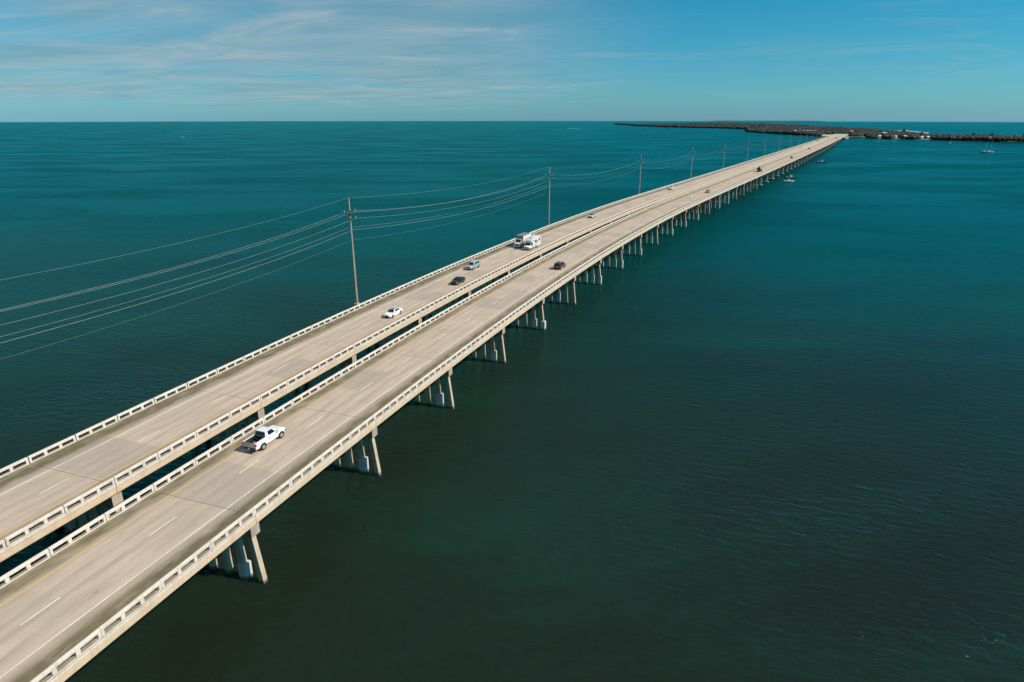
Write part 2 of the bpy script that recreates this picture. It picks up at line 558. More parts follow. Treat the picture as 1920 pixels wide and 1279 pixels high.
def rail_panel_mesh(L):
    """open concrete rail: curb, four posts, top rail; x along, y across (inner face at y=0), z up"""
    mb = MB(); h = L / 2; W = 0.42
    mb.box(-h, h, 0.06, W - 0.03, 0, 0.13)
    # top rail with a small chamfer
    ring = lambda x: [(x, 0.09, 0.59), (x, W - 0.05, 0.59), (x, W - 0.05, 0.82), (x, W - 0.08, 0.85), (x, 0.12, 0.85), (x, 0.09, 0.82)]
    mb.loft([ring(-h), ring(h)])
    op = (L - 2 * 0.25 - 2 * 0.36) / 3
    x = -h
    for i, w in enumerate((0.25, 0.36, 0.36, 0.25)):
        mb.box(x, x + w, 0.11, W - 0.08, 0.128, 0.595)
        x += w + op
    return mb


RAIL = {22.86: rail_panel_mesh(22.86 / 4 - 0.045).mesh('railing_panel', M_PARAPET), 27.43: rail_panel_mesh(27.43 / 5 - 0.045).mesh('railing_panel', M_PARAPET)}
RAIL_SRC = {22.86: rail_panel_mesh(22.86 / 4 - 0.045), 27.43: rail_panel_mesh(27.43 / 5 - 0.045)}


def sweep(s0, s1, n, sect, closed=True, base=(0, 0, 0)):
    """sweep a cross-section [(u,dz)...] along the road from s0 to s1"""
    rings = []
    for i in range(n + 1):
        q = s0 + (s1 - s0) * i / n
        rings.append([pos(q, u, dz) - Vector(base) for u, dz in sect])
    return rings


def strip(s0, s1, n, u0, u1, dz, base):
    mb = MB(); L = []
    for i in range(n + 1):
        q = s0 + (s1 - s0) * i / n
        L.append((pos(q, u0, dz) - base, pos(q, u1, dz) - base))
    for a, b in zip(L, L[1:]):
        mb.quad(a[0], a[1], b[1], b[0])
    return mb


PILE_ME = {}


def build_bridge(side):
    if side == 'right':
        uL, uR = -8.95, 4.58; line_w, line_y, dash, d_off = 0.907, -6.486, -2.79, 6.10
        label = 'nearer concrete highway bridge, the one carrying the white pickup away'
        shift = 0.0
    else:
        uL, uR = -27.41, -13.74; line_w, line_y, dash, d_off = -23.568, -16.162, -19.865, -4.37
        label = 'farther concrete highway bridge beside the utility poles, carrying the box truck and the camper'
        shift = -0.35
    uc = (uL + uR) / 2
    base = pos(0, uc, 0); base.z = 0
    root = thing('road_bridge', label, 'bridge', base, group='twin highway bridges across the water')
    flip = side == 'left'
    fb = -1.18 if flip else -1.04
    tmap = (lambda u: (uR - 0.47 - u) / (uR - uL - 0.94)) if flip else (lambda u: (u - uL - 0.47) / (uR - uL - 0.94))
    n_panel = 0
    far_rail = MB()
    for s0, s1, kind in SPANS:
        s0 += shift; s1 += shift
        near = s0 < 700
        n = 3 if near else 1
        gap = 0.03
        a, b = s0 + gap, s1 - gap
        # slab with the road texture
        us = [uL, uL + 0.47, uR - 0.47, uR]
        mb = MB(); uvs = []
        rt = []
        for i in range(n + 1):
            q = a + (b - a) * i / n
            rt.append(([pos(q, u, 0) - base for u in (uL, uR)], [pos(q, u, -SLAB_T) - base for u in (uL, uR)], q))
        me = bpy.data.meshes.new('deck_span')
        v = []; f = []; uvl = []
        for (t2, b2, q) in rt:
            v += [t2[0], t2[1], b2[1], b2[0]]
        st = [(tmap(uL), 0), (tmap(uR), 0), (tmap(uR), 0), (tmap(uL), 0)]
        for i in range(n):
            k = i * 4; qa, qb = rt[i][2], rt[i + 1][2]
            for j in range(4):
                j2 = (j + 1) % 4
                f.append((k + j, k + j2, k + 4 + j2, k + 4 + j))
                uvl += [(st[j][0], qa), (st[j2][0], qa), (st[j2][0], qb), (st[j][0], qb)]
        f.append((3, 2, 1, 0)); uvl += [(st[j][0], rt[0][2]) for j in (3, 2, 1, 0)]
        k = n * 4; f.append((k, k + 1, k + 2, k + 3)); uvl += [(st[j][0], rt[-1][2]) for j in (0, 1, 2, 3)]
        me.from_pydata([tuple(p) for p in v], [], f)
        uvn = me.uv_layers.new(name='road')
        uvn.data.foreach_set('uv', [c for p in uvl for c in p])
        me.materials.append(M_DECK); me.materials.append(M_PARAPET)
        for i, pg in enumerate(me.polygons):
            pg.material_index = 0 if i < n * 4 and i % 4 == 0 else 1
        me.update()
        deck = link('deck_span', me, root)
        part('edge_line', strip(a, b, n, line_w - 0.075, line_w + 0.075, 0.004, base), M_WHITE_LINE, deck)
        part('edge_line', strip(a, b, n, line_y - 0.075, line_y + 0.075, 0.004, base), M_YELLOW_LINE, deck)['label'] = 'yellow edge line'
        part('joint_seal', MB().loft([[pos(q, u, z) - base for u, z in ((uL + .02, -0.10), (uR - .02, -0.10), (uR - .02, -0.03), (uL + .02, -0.03))] for q in (b + 0.002, s1 + gap - 0.002)]), M_SEAL, deck)
        kk = math.ceil((a - d_off) / 12.192)
        while d_off + kk * 12.192 < b - 0.2:
            q0 = d_off + kk * 12.192; q1 = min(q0 + 3.3, b)
            part('lane_dash', strip(q0, q1, 1, dash - 0.075, dash + 0.075, 0.004, base), M_WHITE_LINE, deck)
            kk += 1
        # edge beams, set in a little under the slab
        for e, sg in ((uL, 1), (uR, -1)):
            inset = 0.10 if (flip and sg == -1) else 0.025
            e0, e1 = e + sg * inset, e + sg * (inset + 0.4)
            ring = sweep(a, b, n, [(e0, -SLAB_T - 0.002), (e1, -SLAB_T - 0.002), (e1, fb), (e0 + sg * 0.12, fb), (e0, fb + 0.14)], base=base)
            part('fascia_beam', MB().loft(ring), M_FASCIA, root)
        if s0 < 700:
            for gq in (0.22, 0.41, 0.59, 0.78):
                uu = uL + (uR - uL) * gq
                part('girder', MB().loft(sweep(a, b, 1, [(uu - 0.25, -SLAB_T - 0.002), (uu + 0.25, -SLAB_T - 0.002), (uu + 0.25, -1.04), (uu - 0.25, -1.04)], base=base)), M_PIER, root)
        # railings
        L = 27.43 if (s1 - s0) > 24 else 22.86
        npn = 5 if L > 24 else 4
        for i in range(npn):
            c = s0 + (i + 0.5) * (s1 - s0) / npn
            for sg, e in ((1, uR - 0.02), (-1, uL + 0.02)):
                p = pos(c, e, 0.001) - base
                if sg == 1:    # outer side right: local y points inwards(-u); inner face must face road
                    rz = math.pi / 2 - head(c); yv = -1
                else:
                    rz = math.pi / 2 - head(c); yv = 1
                # place so that y=0 is the inner face
                if sg == 1:
                    p = pos(c, e - 0.42, 0.001) - base
                    rotz = math.pi / 2 - head(c) + math.pi
                    sl = slope(c)
                else:
                    p = pos(c, e + 0.42, 0.001) - base
                    rotz = math.pi / 2 - head(c)
                    sl = -slope(c)
                if n_panel < 300:
                    o = link('railing_panel', RAIL[L], root, p, rot=(0, sl, rotz))
                    n_panel += 1
                else:
                    Mx = Matrix.Translation(p) @ Matrix.Rotation(rotz, 4, 'Z') @ Matrix.Rotation(sl, 4, 'Y')
                    src = RAIL_SRC[L]
                    far_rail.add([Mx @ Vector(q) for q in src.v], src.f)
    o = part('railing_panel', far_rail, M_PARAPET, root); o['kind'] = 'stuff'
    # piers
    bents = [(k * SP, 'pile') for k in range(-4, 20)]
    q = S_END_PILE + SP
    while q < S_END - 5:
        bents.append((q, 'col')); q += FAR_SP
    for s0, kind in bents:
        s0 += shift
        zt = pos(s0).z
        h = head(s0); rz = math.pi / 2 - h
        c = pos(s0, uc, 0) - base
        hw = (uR - uL) / 2
        zs = sea_z(*(pos(s0, uc).xy)) - 0.6
        c.z = 0
        top, bot = zt + fb - 0.14, zt + fb - 1.30
        mb = MB()
        # cap: x along road, y across; bearing blocks on top
        mb.box(-0.62, 0.62, -hw + 0.30, hw - 0.30, bot, top)
        for e in (-hw + 0.62, hw - 0.62):
            mb.box(-0.5, 0.5, e - 0.28, e + 0.28, top - 0.002, top + 0.138)
        if kind == 'pile':
            cap = part('pier_cap', mb, M_PIER, root, loc=c, rotz=rz)
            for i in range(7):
                y0 = (i - 3) * 1.93; y1 = (i - 3) * 2.21
                hwp = 0.30
                ring = lambda y, z: [(-hwp, y - hwp, z), (hwp, y - hwp, z), (hwp, y + hwp, z), (-hwp, y + hwp, z)]
                part('pile', MB().loft([ring(y1 + 0.0, zs), ring(y0, bot + 0.002)]), M_PILE, cap)
                r2 = rnd.random()
                # concrete jackets cast round some piles at the waterline
                jk = (i == 1 and s0 < 75) or (s0 > 100 and r2 < 0.4) or (i in (0, 1) and 80 < s0 < 100)
                if jk:
                    jt = 2.05 + rnd.uniform(-0.2, 0.25)
                    jt += 0.6 * (s0 > 100); yj = y1 + (y0 - y1) * (jt / max(bot, 1)) * 0.5; w = 0.47 if s0 < 100 else 0.37
                    part('pile_jacket', MB().box(-w, w, yj - w, yj + w, zs, jt), M_JACKET, cap)
        else:
            cap = part('pier_cap', mb, M_PIER, root, loc=c, rotz=rz)
            for sg in (-1, 1):
                part('column', MB().box(-0.38, 0.38, sg * 5.3 - 0.45, sg * 5.3 + 0.45, 0.95, bot + 0.002), M_JACKET, cap)
                part('footing', MB().box(-0.75, 0.75, sg * 5.3 - 1.3, sg * 5.3 + 1.3, zs, 0.952), M_JACKET, cap)
            part('tie_beam', MB().box(-0.3, 0.3, -4.0, 4.0, 0.3, 0.75), M_PIER, cap)
    return root, base


bridge_r, base_r = build_bridge('right')
bridge_l, base_l = build_bridge('left')
# painted survey strokes across the inner shoulder
for (sa, ua), (sb, ub) in (((76.6, -6.25), (82.6, -6.95)), ((72.7, -5.95), (80.8, -7.4))):
    pa, pb = pos(sa, ua, 0.007) - base_r, pos(sb, ub, 0.007) - base_r
    d = (pb - pa).normalized(); nrm = Vector((-d.y, d.x, 0)) * 0.07
    part('paint_mark', MB().quad(pa - nrm, pa + nrm, pb + nrm, pb - nrm), M_MARK, bridge_r)

# ------------------------------------------------------------------ utility poles and lines
POLE_S = [-30.0, 90.0, 217.0, 338.5, 455.5, 565.0, 679.0, 789.5, 913.0, 1038.5, 1170.0, 1300.0, 1430.0, 1555.0]
POLE_T = [27.4, 27.4, 26.4, 25.5, 24.8, 24.2, 23.2, 22.2, 21.4, 20.6, 19.8, 19.0, 18.4, 17.8]
POLE_U = -45.5
ORD = ['first', 'second', 'third', 'fourth', 'fifth', 'sixth', 'seventh', 'eighth', 'ninth', 'tenth', 'eleventh', 'twelfth', 'thirteenth', 'fourteenth']
PLAB = {1: 'tallest looking tapered utility pole with its round base in view, left of the white sedan',
        2: 'concrete utility pole rising behind the bridge rail between the camper and the light blue car',
        3: 'concrete utility pole rising behind the rail just left of the far white SUV'}


def pole_axes(i):
    s0 = POLE_S[i]
    p = pos(s0, POLE_U); p.z = 0
    h = head(s0)
    return p, Vector((math.cos(h), -math.sin(h), 0)), Vector((math.sin(h), math.cos(h), 0))


ATT = []
for i, s0 in enumerate(POLE_S):
    p, uu, tt = pole_axes(i)
    T = POLE_T[i]
    p.z = sea_z(p.x, p.y) - 0.8
    lab = PLAB.get(i, ORD[i - 1] + ' concrete utility pole from the left, in the row behind the bridges')
    if i == 0:
        lab = 'concrete utility pole next before the tallest looking one, out past the left edge'
    root = thing('utility_pole', lab, 'utility pole', p, math.pi / 2 - head(s0), 'concrete utility poles standing in the water')
    B = -p.z
    part('shaft', MB().tube((0, 0, B + 1.2), (0, 0, B + T), 0.33, 0.15, 10), M_POLE, root, 40)
    part('pole_base', MB().tube((0, 0, 0), (0, 0, B + 1.22), 0.78, 0.74, 14), M_POLE, root, 40)
    at = {'top': (0, B + T + 0.1)}
    part('pin', MB().tube((0, 0, B + T - 0.05), (0, 0, B + T + 0.2), 0.05), M_ARM, root)
    for nm, sg, z in (('hi', -1, 3.35), ('mid', 1, 3.95), ('lo', -1, 5.1)):
        zb = B + T - z
        # local x is along the line, local y to the left of it
        y1 = sg * 1.65; z1 = zb + 0.55
        arm = part('post_arm', MB().tube((0, sg * 0.1, zb), (0, y1, z1), 0.085, 0.06, 6), M_ARM, root)
        part('insulator', MB().tube((0, y1 - sg * 0.1, z1 - 0.1), (0, y1 + sg * 0.02, z1 + 0.28), 0.11, 0.09, 8), M_INS, arm, 40)
        part('clamp_band', MB().tube((0, 0, zb - 0.22), (0, 0, zb + 0.22), 0.235, 0.23, 10), M_ARM, root, 40)
        at[nm] = (y1, z1 - 0.15)
    for nm, sg, z in (('n1', 1, 7.1), ('n2', -1, 7.6)):
        zb = B + T - z
        part('wire_bracket', MB().tube((0, sg * 0.15, zb), (0, sg * 0.55, zb), 0.05, 0.04, 6), M_INS, root)
        at[nm] = (sg * 0.55, zb)
    at['comm'] = (0.3, B + T - 10.2)
    ATT.append({k: p - uu * y + Vector((0, 0, z)) for k, (y, z) in at.items()})

WL = {'top': (0.028, 'thin topmost wire strung along the tips of the utility poles', 2.2),
      'hi': (0.045, 'power line on the upper insulators facing the bridges', 2.9),
      'mid': (0.05, 'power line on the single insulators facing the open sea', 2.9),
      'lo': (0.042, 'power line on the lower insulators facing the bridges', 2.9),
      'n1': (0.04, 'thinner low wire on the seaward brackets of the poles', 2.6),
      'n2': (0.055, 'thick low cable on the brackets facing the bridges', 2.6),
      'comm': (0.022, 'lowest and faintest cable, strung well below the others', 2.4)}
for k, (r, lab, sag) in WL.items():
    pts = []
    for a, b in zip(ATT, ATT[1:]):
        n = 14
        for j in range(n):
            t = j / n
            q = a[k].lerp(b[k], t); q.z -= 4 * sag * t * (1 - t)
            pts.append(q)
    pts.append(ATT[-1][k])
    o = link('power_line', MB().path(pts, lambda i: r * (0.42 if i < 28 else 0.24)).mesh('power_line', M_WIRE))
    tag(o, lab, 'power line', 'wires strung between the utility poles')


# ------------------------------------------------------------------ vehicles
def ring6(x, zb, zm, zt, wb, wm, wt):
    return [(x, -wb, zb), (x, -wm, zm), (x, -wt, zt), (x, wt, zt), (x, wm, zm), (x, wb, zb)]


def bil(c, a, b):
    p0, p1, p2, p3 = [Vector(q) for q in c]
    return (p0 * (1 - a) + p1 * a) * (1 - b) + (p3 * (1 - a) + p2 * a) * b


def pane(name, c, a0, a1, b0, b1, root, mat=None, off=0.012, shear=0.0):
    """a pane on the quad c (counter-clockwise seen from outside), a along the bottom, b upwards"""
    q = [bil(c, a0, b0), bil(c, a1, b0), bil(c, a1 - shear, b1), bil(c, a0 + shear, b1)]
    n = (q[1] - q[0]).cross(q[3] - q[0]).normalized()
    o = [v + n * off for v in q]; i = [v - n * 0.012 for v in q]
    return part(name, MB().add(o + i, [(0, 1, 2, 3), (7, 6, 5, 4), (0, 4, 5, 1), (1, 5, 6, 2), (2, 6, 7, 3), (3, 7, 4, 0)]), mat or M_GLASS, root)


def wheels(root, xs, track, r, w=0.24, rim=True, mat=None):
    for x in xs:
        for sg in (-1, 1):
            y = sg * track
            tyre = part('wheel', MB().tube((x, y - sg * w, r), (x, y, r), r, r * 0.98, 16), M_TYRE, root, 40)
            if rim:
                part('rim', MB().tube((x, y - sg * 0.02, r), (x, y + sg * 0.012, r), r * 0.64, r * 0.58, 12), M_RIM, tyre, 40)


def arches(root, xs, y, r, zc, thick=0.02):
    for x in xs:
        for sg in (-1, 1):
            part('wheel_arch', MB().loft([[(x + math.cos(t) * r, sg * (y + d), zc + max(math.sin(t), -0.35) * r) for t in [2 * math.pi * k / 16 for k in range(16)]][::sg] for d in (-0.25, thick)]), M_TRIM, root)


def greenhouse(root, pm, fb, ft, rt, rb, wb, wt, side_panes, name='cabin'):
    """fb..rb: (x,z) of windscreen base, roof front, roof rear, rear glass base"""
    A = [(fb[0], -wb, fb[1]), (rb[0], -wb, rb[1]), (rb[0], wb, rb[1]), (fb[0], wb, fb[1])]
    B = [(ft[0], -wt, ft[1]), (rt[0], -wt, rt[1]), (rt[0], wt, rt[1]), (ft[0], wt, ft[1])]
    cx = (ft[0] + rt[0]) / 2
    dome = (cx, 0, max(ft[1], rt[1]) + 0.035)
    mb = MB().add(A + B + [dome], [(0, 3, 7, 4), (2, 1, 5, 6), (1, 0, 4, 5), (3, 2, 6, 7), (4, 7, 8), (7, 6, 8), (6, 5, 8), (5, 4, 8)])
    part(name, mb, pm, root, 50)
    front = [A[0], A[3], B[3], B[0]]
    rear = [A[2], A[1], B[1], B[2]]
    right = [A[1], A[0], B[0], B[1]]
    left = [A[3], A[2], B[2], B[3]]
    pane('windscreen', front, 0.05, 0.95, 0.06, 0.93, root)
    pane('rear_window', rear, 0.07, 0.93, 0.12, 0.92, root)
    for (a0, a1) in side_panes:
        pane('side_window', right, 1 - a1, 1 - a0, 0.10, 0.90, root)
        pane('side_window', left, a0, a1, 0.10, 0.90, root)


def place(name, label, cat, s0, u, away, group=None):
    p = pos(s0, u, 0.006)
    rz = math.pi / 2 - head(s0) + (0 if away else math.pi)
    sl = -slope(s0) if away else slope(s0)
    return thing(name, label, cat, p, rot=(0, sl, rz), group=group)


GRP = 'vehicles driving on the bridges'


def sedan(label, s0, u, away, pm, Lf=1.0, Hf=1.0, sunroof=False, cat='car', name='sedan', fast=False):
    root = place(name, label, cat, s0, u, away, GRP)
    st = [(-2.45, .36, .62, .82, .62, .70, .60), (-2.32, .28, .62, .98, .76, .86, .76), (-1.75, .22, .66, 1.02, .84, .92, .82), (-0.9, .2, .68, .99, .84, .925, .85), (1.0, .2, .68, .95, .84, .925, .84),
          (1.7, .22, .64, .87, .82, .91, .76), (2.2, .27, .56, .76, .76, .86, .66), (2.42, .34, .5, .64, .60, .68, .52)]
    part('body', MB().loft([ring6(x * Lf, zb * Hf, zm * Hf, zt * Hf, wb, wm, wt) for x, zb, zm, zt, wb, wm, wt in st]), pm, root, 45)
    greenhouse(root, pm, (1.12 * Lf, .93 * Hf), (0.30 * Lf, 1.42 * Hf), (-1.0 * Lf, 1.40 * Hf), (-1.95 * Lf, 1.0 * Hf), .83, .60, [(0.17, 0.50), (0.53, 0.84)])
    wheels(root, (1.5 * Lf, -1.42 * Lf), 0.925, 0.335, rim=not fast)
    arches(root, (1.5 * Lf, -1.42 * Lf), 0.905, 0.385, 0.335)
    if not fast:
        for sg in (-1, 1):
            part('headlight', MB().add([(2.34 * Lf, sg * .50, .60 * Hf), (2.22 * Lf, sg * .80, .62 * Hf), (2.14 * Lf, sg * .80, .74 * Hf), (2.30 * Lf, sg * .50, .69 * Hf)], [(0, 1, 2, 3)][::1]), M_LENS, root)
            part('taillight', MB().box(-2.44 * Lf, -2.28 * Lf, sg * .70 - .14, sg * .70 + .14, .68 * Hf, .86 * Hf), M_RED, root)
            part('mirror', MB().box(0.78, 0.95, sg * 0.98 - 0.10, sg * 0.98 + 0.10, .95 * Hf, 1.07 * Hf), pm, root)
        part('grille', MB().box(2.30 * Lf, 2.45 * Lf, -.40, .40, .36, .66 * Hf), M_TRIM, root)
        for sg in (-1, 1):
            part('intake', MB().box(2.2 * Lf, 2.40 * Lf, sg * .62 - .12, sg * .62 + .12, .34, .44), M_TRIM, root)
        part('licence_plate', MB().box(-2.47 * Lf, -2.44 * Lf, -.16, .16, .62, .74), M_LENS, root)
        if sunroof:
            part('sunroof', MB().box(-0.35, 0.22, -.42, .42, 1.40, 1.452), M_GLASS, root)
    return root


def suv(label, s0, u, away, pm, roof=None, fast=False, name='suv', cat='SUV', Lf=1.0, Hf=1.0, hood=1.0):
    root = place(name, label, cat, s0, u, away, GRP)
    st = [(-2.5, .45, .75, 1.02, .78, .86, .82), (-2.4, .36, .8, 1.12, .84, .95, .86), (-1.6, .32, .84, 1.14, .86, .97, .88), (1.0, .32, .84, 1.12, .86, .97, .88), (1.5, .34, .82, 1.08, .85, .96, .80),
          (2.25, .38, .76, .98, .82, .93, .74), (2.5, .46, .66, .84, .72, .80, .62)]
    part('body', MB().loft([ring6(x * Lf, zb, zm * Hf, zt * Hf, wb, wm, wt) for x, zb, zm, zt, wb, wm, wt in st]), pm, root, 45)
    greenhouse(root, roof or pm, (1.25 * Lf, 1.10 * Hf), (0.55 * Lf, 1.78 * Hf), (-2.1 * Lf, 1.76 * Hf), (-2.42 * Lf, 1.12 * Hf), .86, .68, [(0.15, 0.40), (0.43, 0.66), (0.69, 0.92)])
    wheels(root, (1.6 * Lf, -1.45 * Lf), 0.97, 0.39, rim=not fast)
    arches(root, (1.6 * Lf, -1.45 * Lf), 0.945, 0.45, 0.39)
    if not fast:
        for sg in (-1, 1):
            part('headlight', MB().box(2.25 * Lf, 2.46 * Lf, sg * .68 - .14, sg * .68 + .14, .72, .90), M_LENS, root)
            part('taillight', MB().box(-2.52 * Lf, -2.36 * Lf, sg * .82 - .08, sg * .82 + .08, .85, 1.15), M_RED, root)
            part('mirror', MB().box(0.85, 1.03, sg * 1.04 - 0.11, sg * 1.04 + 0.11, 1.08, 1.26), M_TRIM, root)
        part('grille', MB().box(2.38 * Lf, 2.52 * Lf, -.48, .48, .58, .84), M_TRIM, root)
        part('front_bumper', MB().box(2.36 * Lf, 2.60 * Lf, -.82, .82, .42, .58), M_CHROME, root)
        part('licence_plate', MB().box(-2.54 * Lf, -2.50 * Lf, -.16, .16, .72, .84), M_LENS, root)
    return root


def pickup(label, s0, u, away, pm):
    root = place('pickup_truck', label, 'pickup truck', s0, u, away, GRP)
    hood = [(0.55, .42, .95, 1.30, .88, .985, .90), (1.15, .42, .95, 1.28, .88, .985, .88), (1.55, .44, .95, 1.25, .88, .99, .84), (2.2, .46, .90, 1.16, .88, .98, .78), (2.42, .5, .85, 1.06, .84, .92, .70), (2.52, .56, .78, .92, .76, .82, .60)]
    part('front_body', MB().loft([ring6(*q) for q in hood]), pm, root, 40)
    cab = [(-1.0, .42, .95, 1.32, .90, .985, .93), (0.56, .42, .95, 1.31, .90, .985, .92)]
    part('cab_body', MB().loft([ring6(*q) for q in cab]), pm, root, 40)
    greenhouse(root, pm, (1.10, 1.28), (0.40, 1.93), (-0.80, 1.93), (-1.0, 1.32), .90, .72, [(0.16, 0.76)])
    # bed: two walls, tailgate, liner
    for sg in (-1, 1):
        sec = [(-2.85, .55, .95, 1.36), (-2.6, .46, .98, 1.38), (-1.01, .44, .98, 1.37)]
        rings = [[(x, sg * .86, zb), (x, sg * .985, zm), (x, sg * .96, zt), (x, sg * .80, zt), (x, sg * .80, zb)][::sg] for x, zb, zm, zt in sec]
        part('bed_side', MB().loft(rings), pm, root, 30)
        part('taillight', MB().box(-2.875, -2.72, sg * .90 - .085, sg * .90 + .095, .98, 1.26), M_RED, root)
        part('mirror', MB().box(0.78, 0.98, sg * 1.10 - 0.13, sg * 1.10 + 0.13, 1.28, 1.50), M_TRIM if sg > 0 else pm, root)
        part('headlight', MB().box(2.3, 2.5, sg * .74 - .13, sg * .74 + .13, .84, 1.04), M_LENS, root)
        part('door_handle', MB().box(-0.72, -0.52, sg * .995 - .015, sg * .995 + .015, 1.08, 1.13), M_TRIM, root)
        part('door_decal', MB().box(-0.45, 0.35, sg * .985 - .012, sg * .985 + .006, 0.93, 1.0), M_DECAL, root)
    part('tailgate', MB().box(-2.88, -2.80, -.80, .80, .72, 1.34), M_CHROME, root)
    part('tailgate_handle', MB().box(-2.90, -2.875, -.12, .12, 1.16, 1.22), M_TRIM, root)
    part('bed_floor', MB().box(-2.80, -1.01, -.80, .80, .70, .80), M_LINER, root)
    for sg in (-1, 1):
        part('bed_liner', MB().box(-2.80, -1.06, sg * .775 - .02, sg * .775 + .02, .80, 1.33), M_LINER, root)
    part('bed_front_wall', MB().box(-1.06, -1.0, -.80, .80, .80, 1.37), M_LINER, root)
    part('rear_bumper', MB().box(-3.0, -2.86, -.90, .90, .52, .70), M_TRIM, root)
    part('licence_plate', MB().box(-3.02, -3.0, -.16, .16, .56, .68), M_LENS, root)
    part('front_bumper', MB().box(2.46, 2.64, -.90, .90, .50, .70), M_CHROME, root)
    part('grille', MB().box(2.44, 2.56, -.56, .56, .72, .95), M_TRIM, root)
    part('cargo_box', MB().box(-1.45, -1.12, -.74, .74, .80, 1.12), M_GLASS, root)
    wheels(root, (1.62, -1.62), 1.0, 0.40, 0.27)
    arches(root, (1.62, -1.62), 0.975, 0.50, 0.42, 0.016)
    tl = thing('cargo_bucket', 'small pale bucket lying in the open bed of the white pickup', 'bucket', root.matrix_basis @ Vector((-1.95, 0.12, 0.802)))
    part('pail', MB().tube((0, 0, 0), (0, 0, 0.28), 0.11, 0.14, 10), M_LENS, tl, 40)
    part('pail_rim', MB().tube((0, 0, 0.28), (0, 0, 0.31), 0.155, 0.155, 10), M_TRIM, tl, 40)
    return root


def box_truck(label, s0, u, away):
    root = place('box_truck', label, 'box truck', s0, u, away, GRP)
    part('cargo_box', MB().box(-4.3, 1.55, -1.2, 1.2, 0.95, 3.30), P_WHITE, root)
    part('roof_sheet', MB().box(-4.32, 1.57, -1.22, 1.22, 3.30, 3.40), P_GREYBOX, root)
    part('front_panel', MB().box(1.55, 1.60, -1.18, 1.18, 0.97, 3.28), P_GREYBOX, root)
    cab = [(1.65, .5, 1.3, 1.75, 1.0, 1.05, 1.0), (2.3, .5, 1.3, 1.72, 1.0, 1.05, .98), (3.2, .52, 1.15, 1.45, .98, 1.02, .86), (3.55, .58, 1.0, 1.25, .9, .94, .74)]
    part('cab', MB().loft([ring6(*q) for q in cab]), P_CABGREY, root, 40)
    greenhouse(root, P_CABGREY, (2.75, 1.60), (2.2, 2.45), (1.70, 2.45), (1.66, 1.72), .98, .84, [(0.25, 0.85)], 'cab_top')
    part('grille', MB().box(3.45, 3.60, -.5, .5, .78, 1.1), M_TRIM, root)
    part('front_bumper', MB().box(3.45, 3.72, -.98, .98, .45, .70), M_CHROME, root)
    for sg in (-1, 1):
        part('headlight', MB().box(3.42, 3.58, sg * .74 - .14, sg * .74 + .14, .85, 1.08), M_LENS, root)
        part('mirror', MB().box(2.55, 2.70, sg * 1.36 - .12, sg * 1.36 + .12, 1.55, 1.98), P_WHITE, root)
        part('taillight', MB().box(-4.36, -4.3, sg * 1.05 - .1, sg * 1.05 + .1, 1.0, 1.2), M_RED, root)
        part('chassis_rail', MB().box(-4.2, 1.6, sg * .45 - .1, sg * .45 + .1, .62, .95), M_TRIM, root)
    wheels(root, (2.75, -2.6), 1.06, 0.45, 0.3)
    return root


